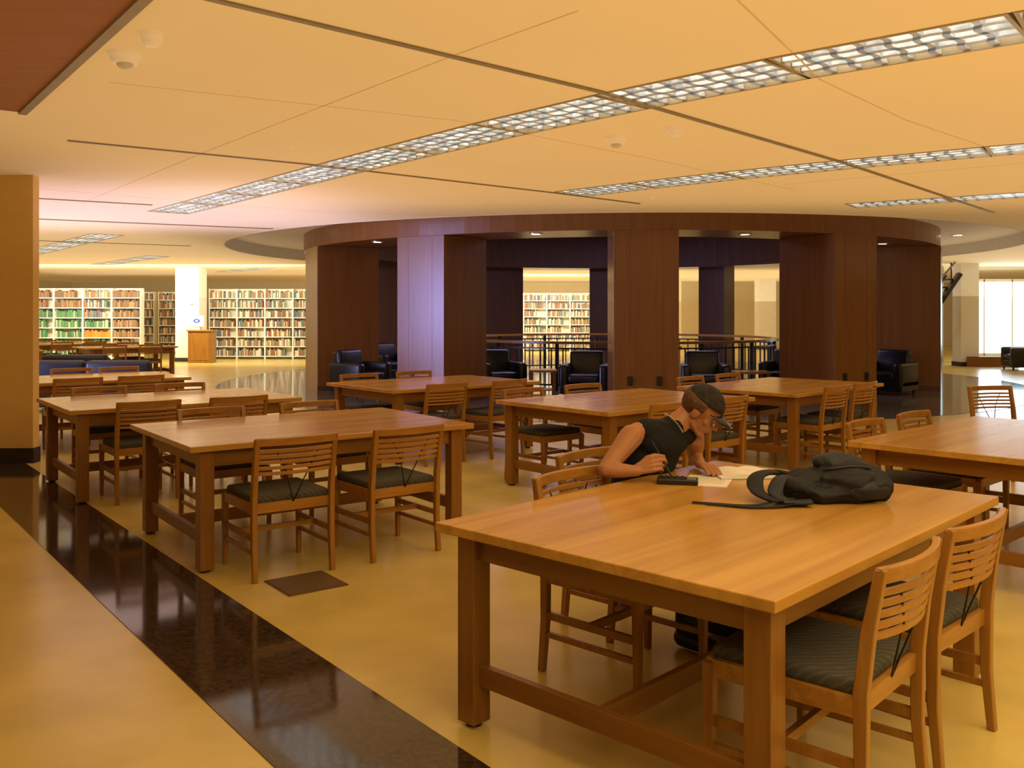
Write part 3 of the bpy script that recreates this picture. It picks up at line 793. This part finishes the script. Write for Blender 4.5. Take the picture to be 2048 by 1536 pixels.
# right arm
sR, eR, wR = Pl(-.035,-.165,.925), Pl(-.045,-.345,.793), Pl(.075,-.270,.792)
cap(body, sR, sR.lerp(eR,.5), .058, .047); cap(body, sR.lerp(eR,.5), eR, .047, .036); cap(body, eR, eR.lerp(wR,.4), .037, .035); cap(body, eR.lerp(wR,.4), wR, .035, .024)
def hand(bm, w, h, n_, upv, flat=False):
    h = h.normalized(); n_ = n_.normalized(); upv = upv.normalized()
    for k in range(4): cap(bm, w+h*.005+upv*(-.012+.009*k), w+h*.075+upv*(-.028+.019*k)+n_*.004, .0135, .012)
    L = (.028,.036,.040,.038)
    for k in range(4):
        b = w+h*.078+upv*(-.030+.020*k)+n_*.004
        c1 = (h*.82+n_*.45) if not flat else (h*.97+n_*.15); c2 = (h*.25+n_*.9) if not flat else (h*.85+n_*.5); c3 = (h*-.55+n_*.7) if not flat else (h*.7+n_*.65)
        if not flat and k >= 2: c2 = h*.55+n_*.75; c3 = h*.05+n_*.9-upv*.3
        p1 = b+c1.normalized()*L[k]; p2 = p1+c2.normalized()*L[k]*.72; p3 = p2+c3.normalized()*L[k]*.55
        cap(bm, b, p1, .0092, .0084); cap(bm, p1, p2, .0084, .0076); cap(bm, p2, p3, .0076, .0066)
    t0 = w+h*.02+upv*.02+n_*.012; t1 = w+h*.055+upv*.045+n_*.030; t2 = t1+h*.034+n_*.010+upv*.002; t3 = t2+h*.024+n_*.008-upv*.008
    cap(bm, t0, t1, .015, .0115); cap(bm, t1, t2, .0110, .0098); cap(bm, t2, t3, .0098, .0082)
    return t3
hd = (Fv*.80+Lv*.58)
tip = hand(body, wR + Z*.006, hd+Z*.42, (Lv*.70-Fv*.35-Z*.45), Z*.85-Fv*.25)
# left arm, folded in behind the papers
sL, eL, wL = Pl(.070,.200,.890), Pl(.02,.29,.790), Pl(.13,.16,.780)
cap(body, sL, eL, .053, .038); cap(body, eL, wL, .038, .025)
hand(body, wL, Fv*.80-Lv*.45, -Z, Fv*.45+Lv*.80, True)
# legs
for s in (-1,1):
    cap(body, Pl(-.12,s*.085,.535), Pl(.26,s*.12,.505), .082, .058); cap(body, Pl(.26,s*.12,.505), Pl(.24,s*.12,.12), .056, .04)
    cap(body, Pl(.24,s*.12,.07), Pl(.38,s*.13,.035), .035, .03)
bo = remesh('body', body, M['skin'], pe, .0042, 2, .5)
bm = NB(); torso(bm, .010, False)
cap(bm, Pl(.03,.05,.94), Pl(.045,.068,.958), .068, .062)
remesh('shirt', bm, M['shirt'], pe, .006, 6, crumple=.003, cs=9)
bm = NB()
for s in (-1,1):
    cap(bm, Pl(-.12,s*.085,.54), Pl(.26,s*.12,.51), .094, .07); cap(bm, Pl(.26,s*.12,.51), Pl(.24,s*.12,.1), .068, .056)
E3(bm, Pl(-.14,0,.56), (.19,.14,.11)); remesh('trousers', bm, M['jeans'], pe, .008, 5)
for s in (-1,1):
    bm = NB(); cap(bm, Pl(.22,s*.12,.05), Pl(.40,s*.13,.04), .047, .038); remesh('shoe', bm, M['black'], pe, .007, 3)
# cap crown, visor, hair
def shell(r, cut, cy=-.012, cz=.028, bump=0):
    bm = NB(); bmesh.ops.create_uvsphere(bm, u_segments=40, v_segments=26, radius=1)
    for v in bm.verts:
        k = 1 + bump*noise.noise(v.co*6)
        v.co = Vector((v.co.x*r[0]*k, v.co.y*r[1]*k+cy, v.co.z*r[2]*k+cz))
    bad = [v for v in bm.verts if cut(v.co)]
    bmesh.ops.delete(bm, geom=bad, context='VERTS')
    for v in bm.verts: v.co = H(*v.co)
    return bm
co = obj('cap_crown', shell((.083,.103,.098), lambda c: c.z < .040 - .10*max(0,-c.y-.02) ), M['cap'], pe, smooth=True)
md = co.modifiers.new('solid','SOLIDIFY'); md.thickness = .004
bm = NB(); n = 14; top=[]
for i in range(n+1):
    a_ = PI*(i/n); x = .072*math.cos(a_); row=[]
    for j, t in enumerate((0,.5,1)):
        yy = .050 + .038*math.sin(a_) + t*.070*max(0,math.sin(a_))**.6
        zz = .042 - .022*t*math.sin(a_) - .014*(x/.072)**2
        row.append(bm.verts.new(H(x*(1 if t==0 else 1-.08*t), yy, zz)))
    top.append(row)
for a_, b_ in zip(top, top[1:]):
    for k in range(2): bm.faces.new((a_[k],a_[k+1],b_[k+1],b_[k]))
vo = obj('cap_visor', bm, M['black'], pe, smooth=True); md = vo.modifiers.new('solid','SOLIDIFY'); md.thickness = .005
ho = obj('hair', shell((.079,.101,.094), lambda c: c.z < -.055 or c.z > .055 or (c.y > .022 ) or (c.z < -.005 and c.y > -.025), bump=.05), M['hair'], pe, smooth=True)
md = ho.modifiers.new('solid','SOLIDIFY'); md.thickness = .006
for s in (-1,1):
    bm = NB(); ell(bm, H(s*.030,.074,.003), (.010,.007,.005), HM, 2); ey = obj('eye', bm, M['eyew'], pe, smooth=True)
    bm = NB(); ell(bm, H(s*.030,.079,.001), (.004,.003,.004), HM, 2); obj('iris', bm, M['eye'], ey, smooth=True)
    bm = NB(); cap(bm, H(s*.018,.087,.023), H(s*.044,.079,.024), .003, .0025); obj('eyebrow', bm, M['hair'], pe)
bm = NB(); cap(bm, H(-.015,.085,-.060), H(.015,.085,-.060), .0042, .0042); obj('lips', bm, M['lip'], pe, smooth=True)
# beads round the neck
bm = NB(); nc = Pl(.045,.065,.970); na = (H(0,-.03,-.05)-Pl(.035,.055,.935)).normalized()
ax = na.cross(Z).normalized(); ay = na.cross(ax)
for i in range(34):
    a_ = 2*PI*i/34; ell(bm, nc + (ax*math.cos(a_)+ay*math.sin(a_))*.062, (.004,.004,.004), None, 1)
obj('bead_necklace', bm, M['bead'], pe, smooth=True)
pn = thing('pen', 'pen held in the student\'s right hand', 'pen', (0,0,0))
tw = Matrix.Translation((E.x,E.y,0)) @ tip
pd = (Fv*-.45 + Lv*-.15 + Z*.80).normalized()
tl = (tw.z-TZ-.003)/pd.z
bm = NB(); tube(bm, [tw-pd*tl, tw-pd*(tl-.012), tw+pd*.075], [.001,.0042,.0042], 8); obj('barrel', bm, M['black'], pn, smooth=True)

# ---------------------------------------------------------------- lights
def area(loc, size, e, c, rot, spread=180):
    l = bpy.data.lights.new('lamp', 'AREA'); l.shape = 'RECTANGLE'; l.size, l.size_y = size; l.energy = e; l.color = c; l.spread = D2(spread)
    o = bpy.data.objects.new('lamp', l); o.location = loc; o.rotation_euler = rot; COL.objects.link(o)
UPR = (PI,0,0)  # uplights below are added, unseen from the camera, to brighten the ceiling
area((3.9,5.5,1.95), (16.2,13), 275, (1,.67,.34), UPR)
area((-11,23.5,1.95), (10,21), 290, (1,.84,.66), UPR)
area((13,21,1.95), (7,18), 180, (1,.82,.58), UPR)
area((3,35,1.95), (18,11), 420, (1,.83,.56), UPR)
area((-5.8,12.6,1.9), (7,5.4), 120, (.80,.66,1), UPR)  # added unseen violet uplight, tints the ceiling at left
area((-11,10.5,1.6), (2.5,2), 72, (.40,.42,1), (PI/2,0,D2(-66)), 50)  # added bluish lamp out of view, tints the second pier
# added violet lamp, unseen inside the drum, brightens its inner walls
area((1.8,20.0,3.7), (6,5), 230, (.72,.58,1), (0,0,0))
# added lamps facing away from the camera, brighten the bookcases
area((-11,26.2,2.5), (10,.5), 310, (1,.93,.75), (PI/2-.35,0,0))
area((1.5,33.0,2.5), (5,.5), 180, (1,.92,.72), (PI/2-.35,0,0))
# daylight falling in by the window at far right
area((15,27.6,1.4), (3,2), 90, (.6,.8,1), (-PI/2,0,0))
# added light panel out of view overhead, brightens the near tables
area((1.8,1.0,2.84), (7.4,4.2), 175, (1,.78,.42), (0,0,0))
w = bpy.data.worlds.new('world'); S.world = w; w.use_nodes = True
w.node_tree.nodes['Background'].inputs['Color'].default_value = (1,.72,.42,1); w.node_tree.nodes['Background'].inputs['Strength'].default_value = .04
